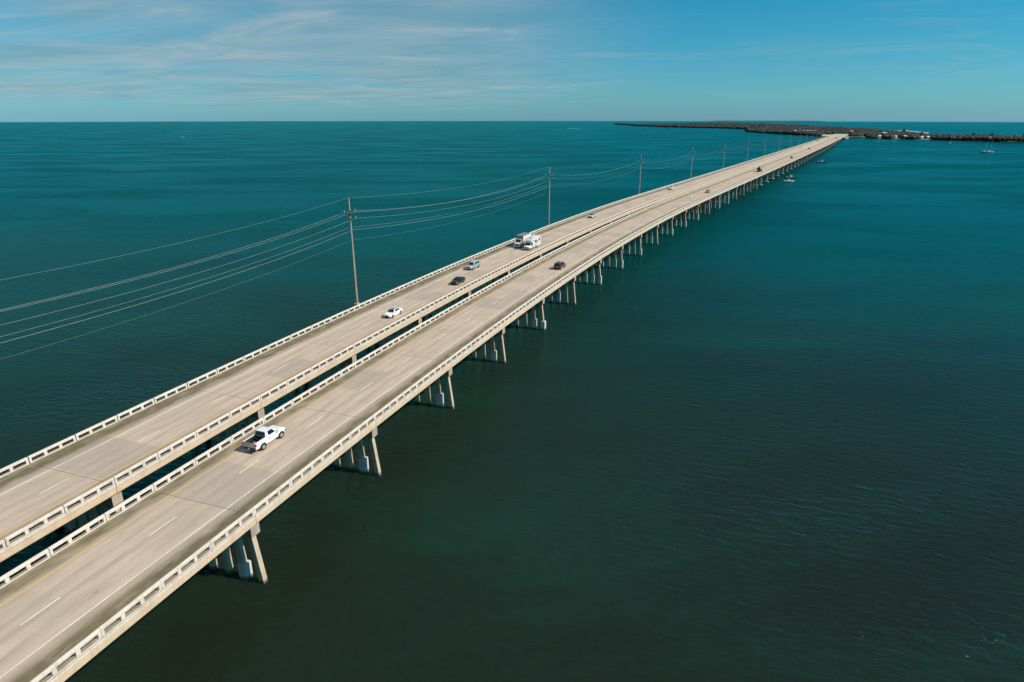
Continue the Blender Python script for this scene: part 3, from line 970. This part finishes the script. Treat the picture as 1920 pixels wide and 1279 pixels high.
def camper(label, s0, u, away):
    root = place('motorhome', label, 'camper', s0, u, away, GRP)
    W = 1.22
    # living box with a bunk reaching over the cab
    prof = [(-4.1, .75), (1.85, .62), (1.9, 2.05), (2.95, 2.2), (3.0, 2.75), (2.55, 3.28), (-4.1, 3.28)]
    mb = MB().loft([[(x, y, z) for x, z in prof] for y in (-W, W)])
    part('living_box', mb, P_WHITE, root)
    part('roof_skin', MB().box(-4.08, 2.4, -W + .05, W - .05, 3.282, 3.32), P_CREAM, root)
    part('air_conditioner', MB().loft([[(-1.7, -.35, 3.32), (-.7, -.35, 3.32), (-.7, .35, 3.32), (-1.7, .35, 3.32)], [(-1.6, -.28, 3.58), (-.85, -.28, 3.58), (-.85, .28, 3.58), (-1.6, .28, 3.58)]]), P_WHITE, root)
    part('roof_vent', MB().box(1.1, 1.6, -.25, .25, 3.32, 3.42), M_TRIM, root)
    part('roof_vent', MB().box(-3.2, -2.7, -.25, .25, 3.32, 3.42), P_CREAM, root)
    cab = [(1.9, .5, 1.1, 1.50, .98, 1.03, .98), (2.9, .5, 1.1, 1.38, .98, 1.02, .9), (3.75, .55, 1.0, 1.18, .94, .98, .82), (3.98, .6, .85, 1.0, .88, .92, .74)]
    part('cab', MB().loft([ring6(*q) for q in cab]), P_WHITE, root, 40)
    greenhouse(root, P_WHITE, (3.05, 1.36), (2.55, 2.03), (1.93, 2.03), (1.92, 1.48), .97, .86, [(0.25, 0.9)], 'cab_top')
    part('grille', MB().box(3.9, 4.02, -.7, .7, .70, .98), M_TRIM, root)
    part('front_bumper', MB().box(3.9, 4.16, -.98, .98, .42, .62), M_CHROME, root)
    part('bunk_emblem', MB().quad((3.003, -.45, 2.36), (3.003, .45, 2.36), (3.022, .45, 2.60), (3.022, -.45, 2.60)), M_DECAL2, root)
    for sg in (-1, 1):
        y = sg * W
        for x0, x1, z0, z1 in ((1.0, 1.45, 2.2, 2.75), (-.9, .35, 1.75, 2.55), (-3.3, -2.3, 1.95, 2.6)):
            part('side_window', MB().box(x0, x1, y - .02, y + .02, z0, z1), M_GLASS, root)
        # swoosh graphics
        part('side_stripe', MB().add([(-4.0, y + sg * .012, 2.95), (-3.6, y + sg * .012, 2.95), (-.6, y + sg * .012, 1.15), (-1.0, y + sg * .012, 1.15)], [(0, 1, 2, 3)][::1]), M_DECAL2, root)
        part('side_stripe', MB().add([(-3.3, y + sg * .012, 1.55), (-3.15, y + sg * .012, 1.55), (.9, y + sg * .012, .9), (.6, y + sg * .012, .9)], [(0, 1, 2, 3)]), M_DECAL, root)
        part('hatch', MB().box(-.2, .3, y - .02, y + .02, .85, 1.2), M_TRIM, root)
        part('headlight', MB().box(3.85, 4.0, sg * .82 - .1, sg * .82 + .1, .74, .95), M_LENS, root)
        part('mirror', MB().box(2.75, 2.9, sg * 1.25 - .12, sg * 1.25 + .12, 1.35, 1.75), M_TRIM, root)
        part('taillight', MB().box(-4.14, -4.1, sg * 1.05 - .1, sg * 1.05 + .1, 1.0, 1.3), M_RED, root)
    wheels(root, (3.2, -1.7), 1.05, 0.40, 0.28)
    return root


def tanker(label, s0, u, away):
    root = place('tank_truck', label, 'tank truck', s0, u, away, GRP)
    n = 18
    rg = lambda x, r: [(x, math.sin(2 * math.pi * k / n) * r * 1.06, 2.15 + math.cos(2 * math.pi * k / n) * r) for k in range(n)]
    part('tank', MB().loft([rg(-4.4, 1.15), rg(-4.2, 1.25), rg(1.5, 1.25), rg(1.75, 1.1)]), M_STEELTANK, root, 40)
    part('rear_plate', MB().loft([rg(-4.62, 1.12), rg(-4.405, 1.2)]), M_TRIM, root, 40)
    part('chassis', MB().box(-4.6, 3.8, -.6, .6, .65, 1.05), M_TRIM, root)
    part('walkway', MB().box(-3.9, 1.2, -.3, .3, 3.38, 3.46), M_TRIM, root)
    cab = [(2.1, .55, 1.6, 2.0, 1.0, 1.12, 1.05), (3.1, .55, 1.5, 1.95, 1.0, 1.12, 1.0), (4.4, .6, 1.3, 1.6, .9, 1.0, .8), (4.6, .65, 1.1, 1.35, .8, .9, .7)]
    part('cab', MB().loft([ring6(*q) for q in cab]), P_DARK, root, 40)
    greenhouse(root, P_DARK, (3.3, 1.9), (2.9, 2.9), (2.12, 2.9), (2.1, 2.0), 1.02, .9, [(0.3, 0.85)], 'cab_top')
    for sg in (-1, 1):
        part('exhaust_stack', MB().tube((1.95, sg * 1.05, 1.2), (1.95, sg * 1.05, 4.0), .09, .09, 8), M_TRIM, root, 40)
        part('taillight', MB().box(-4.64, -4.6, sg * .5 - .1, sg * .5 + .1, .75, .95), M_RED, root)
    wheels(root, (3.6, 0.3, -2.4, -3.6), 1.18, 0.5, 0.4)
    return root


def set_loc(o):
    bpy.context.view_layer.update()


pickup('white pickup truck with an open black bed, alone on the near bridge', 13.05, -4.83, True, P_WHITE)
sedan('white sedan with a sunroof coming forward, foremost vehicle on the far bridge', 64.6, -18.0, False, P_WHITE, sunroof=True)
sedan('glossy black sedan coming forward beside the inner rail, behind the white sedan', 92.6, -17.9, False, P_BLACK)
suv('silver SUV with dark windows in the outer lane, just behind the black sedan', 107.9, -21.6, False, P_SILVER, P_LIGHTBLUE, Lf=1.06)
box_truck('white box truck with a grey roof driving alongside the camper', 140.4, -21.9, False)
camper('white camper motorhome with a bunk over the cab, alongside the box truck', 138.6, -17.8, False)
suv('maroon SUV driving away in the outer lane of the near bridge', 116.9, -0.9, True, P_MAROON, Lf=.92, Hf=.95)
sedan('light blue grey car coming forward in the outer lane, beyond the box truck', 204.8, -21.7, False, P_LIGHTBLUE, Lf=.92, Hf=1.06, name='car')
suv('far white SUV coming forward close to the outer rail of the far bridge', 320.5, -21.9, False, P_WHITE)
sedan('small silver car driving away on the near bridge, ahead of the maroon SUV', 314.5, -0.9, True, P_SILVER, Lf=.85, name='car', Hf=1.08)
tanker('grey tank truck with a dark round back end driving away on the near bridge', 472.5, -0.9, True)
suv('dark SUV driving away on the near bridge, just beyond the tank truck', 653.0, -0.9, True, P_DARK, fast=True)
suv('tiny dark car in the inner lane of the near bridge, beyond the dark SUV', 862.0, -4.6, True, P_DARK, fast=True, name='car', cat='car')
suv('tiny dark car on the far bridge by the outer rail, near the island end', 1218.0, -21.7, False, P_DARK, fast=True, name='car', cat='car')
suv('last dark car on the far bridge, almost at the island', 1490.0, -20.0, False, P_DARK, fast=True, name='car', cat='car')
suv('farther of two tiny dark cars by the island end of the near bridge', 1500.0, -4.5, True, P_DARK, fast=True, name='car', cat='car')
suv('nearer of two tiny dark cars by the island end of the near bridge', 1385.0, -1.2, True, P_DARK, fast=True, name='car', cat='car')
sedan('tiny pale car on the far bridge, before the island end', 900.0, -18.0, False, P_CREAM, fast=True, name='car')


# ------------------------------------------------------------------ boats
def hull_mesh(L, W, H, draft=0.35):
    st = []
    for t in (0.0, 0.25, 0.55, 0.78, 0.92, 1.0):
        w = W / 2 * (0.92 if t < .1 else 1.0 if t < .6 else max(0.02, 1 - ((t - .55) / .45) ** 2.0))
        x = -L / 2 + L * t
        z = H * (0.85 + 0.35 * t * t)
        st.append([(x, -w * .75, -draft * (1 - .5 * t)), (x, -w, z * .6), (x, -w, z), (x, w, z), (x, w, z * .6), (x, w * .75, -draft * (1 - .5 * t))])
    return MB().loft(st)


def motor_boat(label, x, y, rz, L=8.2, hull=None, top=True, wake=False):
    root = thing('motor_boat', label, 'boat', (x, y, sea_z(x, y)), rz, 'boats on the water')
    part('hull', hull_mesh(L, L * .27, .75), hull or P_HULL, root, 40)
    part('cockpit_floor', MB().box(-L * .44, L * .18, -L * .11, L * .11, .80, .86), P_CREAM, root)
    part('console', MB().loft([[(-.5, -.45, .86), (.6, -.45, .86), (.6, .45, .86), (-.5, .45, .86)], [(-.4, -.4, 1.7), (.25, -.4, 1.7), (.25, .4, 1.7), (-.4, .4, 1.7)]]), P_WHITE, root)
    part('windshield', MB().quad((.62, -.42, 1.2), (.62, .42, 1.2), (.3, .40, 1.85), (.3, -.40, 1.85)), M_GLASS, root)
    if top:
        part('hardtop', MB().box(-1.2, .9, -.9, .9, 2.1, 2.2), P_WHITE, root)
        for a in (-1.0, .8):
            for b in (-.8, .8):
                part('top_post', MB().tube((a, b, .86), (a, b, 2.11), .05), M_RIM, root)
    for b in (-.4, .4):
        part('outboard_motor', MB().box(-L / 2 - .55, -L / 2 - .02, b - .22, b + .22, .3, 1.25), M_TRIM, root)
    return root


def sail_boat(label, x, y, rz, L=10.5, mast=15.0):
    root = thing('sailing_boat', label, 'sailboat', (x, y, sea_z(x, y)), rz, 'moored sailboats')
    part('hull', hull_mesh(L, L * .3, 1.1), P_WHITE if 'white' in label else P_DARK, root, 40)
    part('cabin_top', MB().loft([[(-1.5, -.9, 1.0), (2.2, -.7, 1.1), (2.2, .7, 1.1), (-1.5, .9, 1.0)], [(-1.3, -.75, 1.65), (1.6, -.55, 1.6), (1.6, .55, 1.6), (-1.3, .75, 1.65)]]), P_WHITE, root)
    part('mast', MB().tube((.9, 0, 1.0), (.9, 0, mast), .09, .06, 8), M_INS, root, 40)
    part('boom', MB().tube((.9, 0, 2.3), (-3.4, 0, 2.4), .2, .16, 8), P_LIGHTBLUE, root, 40)
    part('bimini', MB().box(-4.2, -2.0, -1.0, 1.0, 2.5, 2.6), P_LIGHTBLUE, root)
    part('forestay', MB().tube((.9, 0, mast), (L * .49, 0, 1.3), .025, .025, 4), M_WIRE, root)
    return root


motor_boat('white motor boat nearest to the bridge, in front of a second boat', 206.8, 498.0, R(4), 8.6, top=False)
motor_boat('dark hulled motor boat with a white hardtop, just behind the nearest boat', 220.2, 527.0, R(2), 8.8, P_DARK)
motor_boat('motor boat with a white top alone off the far piers of the bridge', 328.7, 713.6, R(-6), 10.0, P_DARK)
motor_boat('small white motor boat moored off the island houses', 725.3, 1325.8, R(-38), 9.0, top=False)
sail_boat('dark sailboat with a tall mast moored off the wooded shore', 779.3, 1207.9, R(-8), 12, 17)
sail_boat('dark sailboat on the left of the moored pair at the right edge', 639.2, 915.4, R(-12), 8.5, 13)
sail_boat('white sailboat with a tall mast, on the right of the moored pair', 651.3, 922.5, R(-15), 10.0, 20)
motor_boat('lone white boat far out on the left side of the sea', -777.3, 1605.9, R(5), 9, top=True)
motor_boat('tiny white boat out near the horizon left of the island', 35.7, 3523.9, R(80), 12, top=True)
motor_boat('speeding white boat drawing a pale wake in front of the horizon', 284.0, 2716.9, R(-20), 11, top=True)
wk = MB()
wa, wb_ = Vector((280, 2722)), Vector((232, 2840))
dd = (wb_ - wa).normalized(); nn = Vector((-dd.y, dd.x))
prev = None
for i in range(15):
    t = i / 14
    c = wa.lerp(wb_, t); w = (1.2 + 3.8 * t) * (0.75 + 0.5 * rnd.random())
    row = [Vector((*(c + nn * w), 0)), Vector((*(c - nn * w), 0))]
    for q in row:
        q.z = sea_z(q.x, q.y) + 0.12
    if prev:
        wk.quad(prev[0], prev[1], row[1], row[0])
    prev = row
tag(link('boat_wake', wk.mesh('boat_wake', M_FOAM)), 'pale streak of foam trailing behind the speeding white boat', 'wake', kind='stuff')

# ------------------------------------------------------------------ the island at the far end
FRONT = [(693.4, 4498.3), (681.0, 3642.3), (732.8, 3241.7), (811.1, 3059.6), (885.7, 2912.1), (936.4, 2727.7), (762.3, 2197.7), (747.7, 2035.2), (756.9, 1860.8), (759.2, 1671.7), (770.3, 1560.5), (811.0, 1499.6), (874.7, 1430.0), (908.6, 1378.7), (944.3, 1336.9), (977.9, 1297.5), (1019.1, 1247.6), (1082.8, 1187.7)]
BACK = [(700.0, 4620.0), (760.3, 4000.7), (1017.8, 4510.9), (1361.1, 5125.6), (1629.0, 5400.9), (1732.4, 5061.6), (1729.1, 5006.3), (1702.0, 4654.5), (1601.5, 3956.6), (1439.0, 3185.0), (1342.4, 2733.5), (1255.2, 2331.9), (1052.6, 1726.5), (1063.5, 1618.9), (1099.1, 1561.1), (1097.2, 1460.2), (1157.4, 1421.3), (1225.8, 1348.9)]


def lerp_line(L, t):
    k = min(int(t), len(L) - 2); a = t - k
    return (L[k][0] * (1 - a) + L[k + 1][0] * a, L[k][1] * (1 - a) + L[k + 1][1] * a)


land = MB()
NC, NR = 68, 8
grid = []
for i in range(NC + 1):
    t = i / NC * (len(FRONT) - 1)
    f_, b_ = lerp_line(FRONT, t), lerp_line(BACK, t)
    jx, jy = rnd.uniform(-5, 5), rnd.uniform(-7, 7)
    col = []
    for j in range(NR + 1):
        a = j / NR
        x = f_[0] * (1 - a) + b_[0] * a + jx * (j == 0); y = f_[1] * (1 - a) + b_[1] * a + jy * (j == 0)
        e = -0.5 if j in (0, NR) else 0.7 + 0.5 * rnd.random()
        col.append((x, y, sea_z(x, y) + e))
    grid.append(col)
for i in range(NC):
    for j in range(NR):
        land.quad(grid[i][j], grid[i + 1][j], grid[i + 1][j + 1], grid[i][j + 1])
tag(link('island_ground', land.mesh('island_ground', M_LAND)), kind='structure')


def flat_patch(name, pts, mat, dz, label=None):
    mb = MB()
    mb.add([(x, y, sea_z(x, y) + dz) for x, y in pts], [tuple(range(len(pts)))])
    return tag(link(name, mb.mesh(name, mat)), kind='structure')


LAG = [(1085, 3190), (1165, 3160), (1300, 3500), (1230, 3590)]
flat_patch('lagoon', LAG, M_SHALLOW, 2.2)
flat_patch('sand_flat', [(1174, 2140), (1234, 2232), (1330, 2395), (1420, 2470), (1375, 2330), (1290, 2110), (1215, 1990), (1120, 1940), (1110, 1990)], M_SHALLOW, 0.10)
flat_patch('sand_bar', [(1234.5, 2232.2), (1320, 2390), (1410, 2450), (1385, 2400), (1330, 2310), (1275, 2230)], M_SAND, 0.35)
flat_patch('beach', [(955, 1312), (980, 1284), (1030, 1226), (1090, 1172), (1100, 1195), (1035, 1262), (990, 1310), (968, 1330)], M_SAND, 0.9)
flat_patch('shore_sand', [(868, 1434), (905, 1379), (946, 1332), (952, 1338), (912, 1388), (876, 1441)], M_SAND, 0.5)

# road running off the bridge end across the island
pe = pos(S_END - 1, -11.3); hd = head(S_END)
e1 = pos(S_END + 30, -11.3); 
road_pts = []
fw = Vector((math.sin(hd), math.cos(hd), 0)); rt_ = Vector((math.cos(hd), -math.sin(hd), 0))
c0 = Vector((pe.x, pe.y, pos(S_END - 1).z))
# approach embankment with rocky sides, then paved apron
emb = MB()
rings = []
for d, hw, z in ((0.0, 17, c0.z - 0.03), (60, 17, c0.z - 0.3), (180, 18, 2.6), (420, 18, 2.2)):
    c = c0 + fw * d
    zz_ = sea_z(c.x, c.y)
    rings.append([c - rt_ * (hw + 10) + Vector((0, 0, zz_ - 1 - c0.z)), c - rt_ * hw + Vector((0, 0, zz_ + z - c0.z)), c + rt_ * hw + Vector((0, 0, zz_ + z - c0.z)), c + rt_ * (hw + 10) + Vector((0, 0, zz_ - 1 - c0.z))])
emb.loft(rings)
tag(link('embankment', emb.mesh('embankment', M_ROCK)), kind='structure')
rd = MB()
for i in range(3):
    a, b = rings[i], rings[i + 1]
    rd.quad(a[1] + Vector((0, 0, .05)), a[2] + Vector((0, 0, .05)), b[2] + Vector((0, 0, .05)), b[1] + Vector((0, 0, .05)))
tag(link('island_road', rd.mesh('island_road', M_PAVE)), kind='structure')
flat_patch('parking_apron', [tuple((c0 + fw * a + rt_ * b).xy) for a, b in ((150, -34), (150, -18.2), (330, -18.2), (330, -40))], M_PAVE, 2.3)
flat_patch('side_road', [tuple((c0 + fw * a + rt_ * b).xy) for a, b in ((110, 19), (128, 19), (170, 75), (150, 80))], M_PAVE, 2.3)
c0z = c0.copy()


def in_poly(x, y, poly):
    c = False; j = len(poly) - 1
    for i in range(len(poly)):
        if (poly[i][1] > y) != (poly[j][1] > y) and x < (poly[j][0] - poly[i][0]) * (y - poly[i][1]) / (poly[j][1] - poly[i][1]) + poly[i][0]:
            c = not c
        j = i
    return c


HOUSES = [((886.0, 2136.0), 14, 9, 0.5, 'left house of the leftmost of three white pairs on the wooded shore'),
          ((901.0, 2138.0), 13, 9, -0.3, 'right house of the leftmost of three white pairs on the wooded shore'),
          ((911.5, 2136.0), 14, 9, 0.4, 'left house of the middle of three white pairs on the wooded shore'),
          ((925.0, 2136.0), 13, 9, -0.3, 'right house of the middle of three white pairs on the wooded shore'),
          ((932.5, 2130.0), 13, 9, 0.3, 'left house of the white pair nearest the bridge end'),
          ((945.0, 2129.0), 14, 9, -0.2, 'right house of the white pair nearest the bridge end'),
          ((832.0, 1541.8), 11, 8, 0.2, 'white shore house closest to the bridge end on the right'),
          ((858.3, 1524.5), 9, 7, 0.5, 'white house, second from the bridge end on the right shore'),
          ((878.9, 1524.8), 15, 8, -0.2, 'long white house, third from the bridge end on the right shore'),
          ((880.4, 1463.8), 10, 8, 0.3, 'pale house at the water behind the small moored boat'),
          ((904.1, 1480.1), 9, 6, 0.1, 'small pale house set back near the moored dark sailboat'),
          ((992.9, 1414.7), 9, 7, 0.4, 'small pale house at the foot of the trees near the right edge'),
          ((1041.9, 1459.1), 11, 8, 0.9, 'steep white roof among trees near the right edge'),
          ((1058.0, 1425.9), 9, 7, 0.2, 'pinkish white house above the beach at the right edge'),
          ((1010.0, 2028.8), 26, 9, 0.15, 'long low pale building beyond the end of the bridge'),
          ((1010.7, 1850.8), 18, 9, -0.3, 'wide pale building behind the trees right of the bridge end')]
CLEAR = []
for (x, y), L, W, rz, lab in HOUSES:
    z0 = sea_z(x, y) + 0.6
    ob = thing('house', lab, 'house', (x, y, z0), rz, 'houses on the island')
    L *= .66; W *= .7
    H = 3.8
    part('wall', MB().box(-L / 2, L / 2, -W / 2, W / 2, 0, H), M_WALL, ob)
    e = 0.6
    part('roof', MB().add([(-L / 2 - e, -W / 2 - e, H), (L / 2 + e, -W / 2 - e, H), (L / 2 + e, W / 2 + e, H), (-L / 2 - e, W / 2 + e, H), (-L / 2 + W * .35, 0, H + 2.2), (L / 2 - W * .35, 0, H + 2.2)],
                           [(0, 1, 5, 4), (2, 3, 4, 5), (1, 2, 5), (3, 0, 4), (3, 2, 1, 0)]), M_ROOFWHITE, ob)
    for k in range(max(2, int(L / 4))):
        xk = -L / 2 + (k + .5) * L / max(2, int(L / 4))
        for z in (0.6, 2.4):
            part('window', MB().box(xk - .6, xk + .6, -W / 2 - .03, -W / 2 + .03, z, z + 1.2), M_WIN, ob)
    d = Vector((x, y)).normalized()
    CLEAR.append((Vector((x, y)), d))


def ico():
    t = (1 + 5 ** .5) / 2
    v = [(-1, t, 0), (1, t, 0), (-1, -t, 0), (1, -t, 0), (0, -1, t), (0, 1, t), (0, -1, -t), (0, 1, -t), (t, 0, -1), (t, 0, 1), (-t, 0, -1), (-t, 0, 1)]
    f = [(0, 11, 5), (0, 5, 1), (0, 1, 7), (0, 7, 10), (0, 10, 11), (1, 5, 9), (5, 11, 4), (11, 10, 2), (10, 7, 6), (7, 1, 8), (3, 9, 4), (3, 4, 2), (3, 2, 6), (3, 6, 8), (3, 8, 9), (4, 9, 5), (2, 4, 11), (6, 2, 10), (8, 6, 7), (9, 8, 1)]
    v = np.array(v); return v / np.linalg.norm(v[0]), np.array(f)


def build_woods():
    rg = np.random.default_rng(5)
    iv, jf = ico()
    V, F = [], []; nv = 0
    pts = []
    n = 0
    for i in range(NC):
        for j in range(NR):
            a, b, c, d = [np.array(q[:2]) for q in (grid[i][j], grid[i + 1][j], grid[i + 1][j + 1], grid[i][j + 1])]
            area = abs((b[0] - a[0]) * (d[1] - a[1]) - (b[1] - a[1]) * (d[0] - a[0]))
            dist = np.hypot(*a)
            sp = 6.5 + max(0, dist - 1500) / 170.0
            m = int(area / (sp * sp)) + 1
            for _ in range(m):
                s_, t_ = rg.random(2)
                p = (a * (1 - s_) + b * s_) * (1 - t_) + (d * (1 - s_) + c * s_) * t_
                pts.append((p[0], p[1], sp))
            if j == 0:   # a closer fringe of trees at the waterline
                for _ in range(int(np.hypot(*(b - a)) / (sp * .5)) + 1):
                    s_ = rg.random(); t_ = rg.uniform(.01, 0.10)
                    p = (a * (1 - s_) + b * s_) * (1 - t_) + (d * (1 - s_) + c * s_) * t_
                    pts.append((p[0], p[1], sp * .8))
    for x, y, sp in pts:
        if in_poly(x, y, LAG):
            continue
        rel = Vector((x, y, 0)) - Vector((c0.x, c0.y, 0)); al, ac = rel.dot(fw), rel.dot(rt_)
        if -60 < al < 430 and abs(ac) < 27: continue
        if 145 < al < 335 and -44 < ac < -15: continue
        if 105 < al < 175 and 15 < ac < 80: continue
        skip = False
        for hp, hd_ in CLEAR:
            r_ = Vector((x, y)) - hp; l_ = r_.dot(hd_); c_ = abs(r_.x * hd_.y - r_.y * hd_.x)
            if -60 < l_ < 9 and c_ < 9: skip = True; break
        if skip: continue
        big = 0.5 + 0.5 * math.sin(x * .013 + 1.3) * math.cos(y * .009)
        H = 4.2 + 3.6 * big * rg.random() + 2.2 * rg.random()
        r = sp * rg.uniform(.55, .95)
        z0 = sea_z(x, y)
        for q in range(3 if sp < 9 else 1):
            ox, oy, oz = (0, 0, 0) if q == 0 else (rg.uniform(-.7, .7) * r, rg.uniform(-.7, .7) * r, rg.uniform(-.45, .25) * H * .4)
            sc = 1.0 if q == 0 else rg.uniform(.4, .7)
            jit = rg.uniform(.7, 1.3, (12, 1))
            V.append(iv * jit * np.array([r * sc, r * sc, H * .5 * sc]) + np.array([x + ox, y + oy, z0 + .3 + H * .52 + oz]))
            F.append(jf + nv); nv += 12
    V = np.concatenate(V); F = np.concatenate(F)
    me = bpy.data.meshes.new('mangrove_woods')
    me.vertices.add(len(V)); me.vertices.foreach_set('co', V.ravel())
    me.loops.add(F.size); me.loops.foreach_set('vertex_index', F.ravel().astype(np.int32))
    me.polygons.add(len(F)); me.polygons.foreach_set('loop_start', np.arange(0, F.size, 3, dtype=np.int32))
    me.update(calc_edges=True)
    me.materials.append(M_LEAF)
    tag(link('mangrove_woods', me), kind='stuff')
    print('woods tris', len(F))


build_woods()


# taller single trees standing above the wood along the shore
def tree(x, y, H, label):
    z0 = sea_z(x, y) + .5
    o = thing('tree', label, 'tree', (x, y, z0), rnd.uniform(0, 6), 'taller trees on the island')
    part('trunk', MB().tube((0, 0, 0), (0.3, 0, H * .62), .35, .18, 6), M_TRUNK, o, 60)
    rg = np.random.default_rng(int(x))
    iv, jf = ico(); mb = MB()
    for k in range(26):
        r = rg.uniform(.8, 1.9); a = rg.uniform(0, 6.28); rr = rg.uniform(0, 3.2); z = H * rg.uniform(.45, 1.0)
        v = iv * rg.uniform(.6, 1.4, (12, 1)) * np.array([r, r, r * .7]) + np.array([rr * math.cos(a), rr * math.sin(a), z])
        mb.add(v.tolist(), jf.tolist())
    part('crown', mb, M_LEAF, o)


for x, y, H, lab in ((1031, 1465, 12.5, 'dark rounded tree standing above the wood right of the sailboat masts'),
                     (1000, 1478, 11.5, 'dark bushy tree above the wood behind the moored dark sailboat'),
                     (938, 1560, 12.0, 'dark tree with an uneven crown above the shore houses'),
                     (1075, 1428, 11.5, 'tree by the steep white roof near the right edge'),
                     (1140, 1985, 13.0, 'tall dark tree at the tip of the sand flat')):
    tree(x, y, H, lab)

# low keys on the horizon
for (xa, ya), (xb, yb), h, lab in (((2896, 10400), (5100, 11000), 11, 'long low hazy island on the horizon above the wooded island'),
                                   ((-3864, 7400), (-3572, 7450), 7, 'small low island on the horizon, leftmost of the specks'),
                                   ((-3072, 7600), (-2342, 7900), 8, 'low dark island on the horizon, second from the left edge')):
    a, b = Vector((xa, ya)), Vector((xb, yb)); nn = (b - a).normalized(); pp = Vector((-nn.y, nn.x))
    rings = []
    N = 40
    for i in range(N + 1):
        t = i / N
        c = a.lerp(b, t); e = min(1, 8 * t, 8 * (1 - t)); hh = max(.3, h * e * rnd.uniform(.7, 1.05)); w = 120 * max(e, .1)
        zz_ = sea_z(c.x, c.y)
        rings.append([Vector((*(c - pp * w), zz_ - 1)), Vector((*(c - pp * w * .6), zz_ + hh)), Vector((*(c + pp * w * .6), zz_ + hh)), Vector((*(c + pp * w), zz_ - 1))])
    tag(link('distant_island', MB().loft(rings).mesh('distant_island', M_FARKEY)), lab, 'island', 'low islands on the horizon')
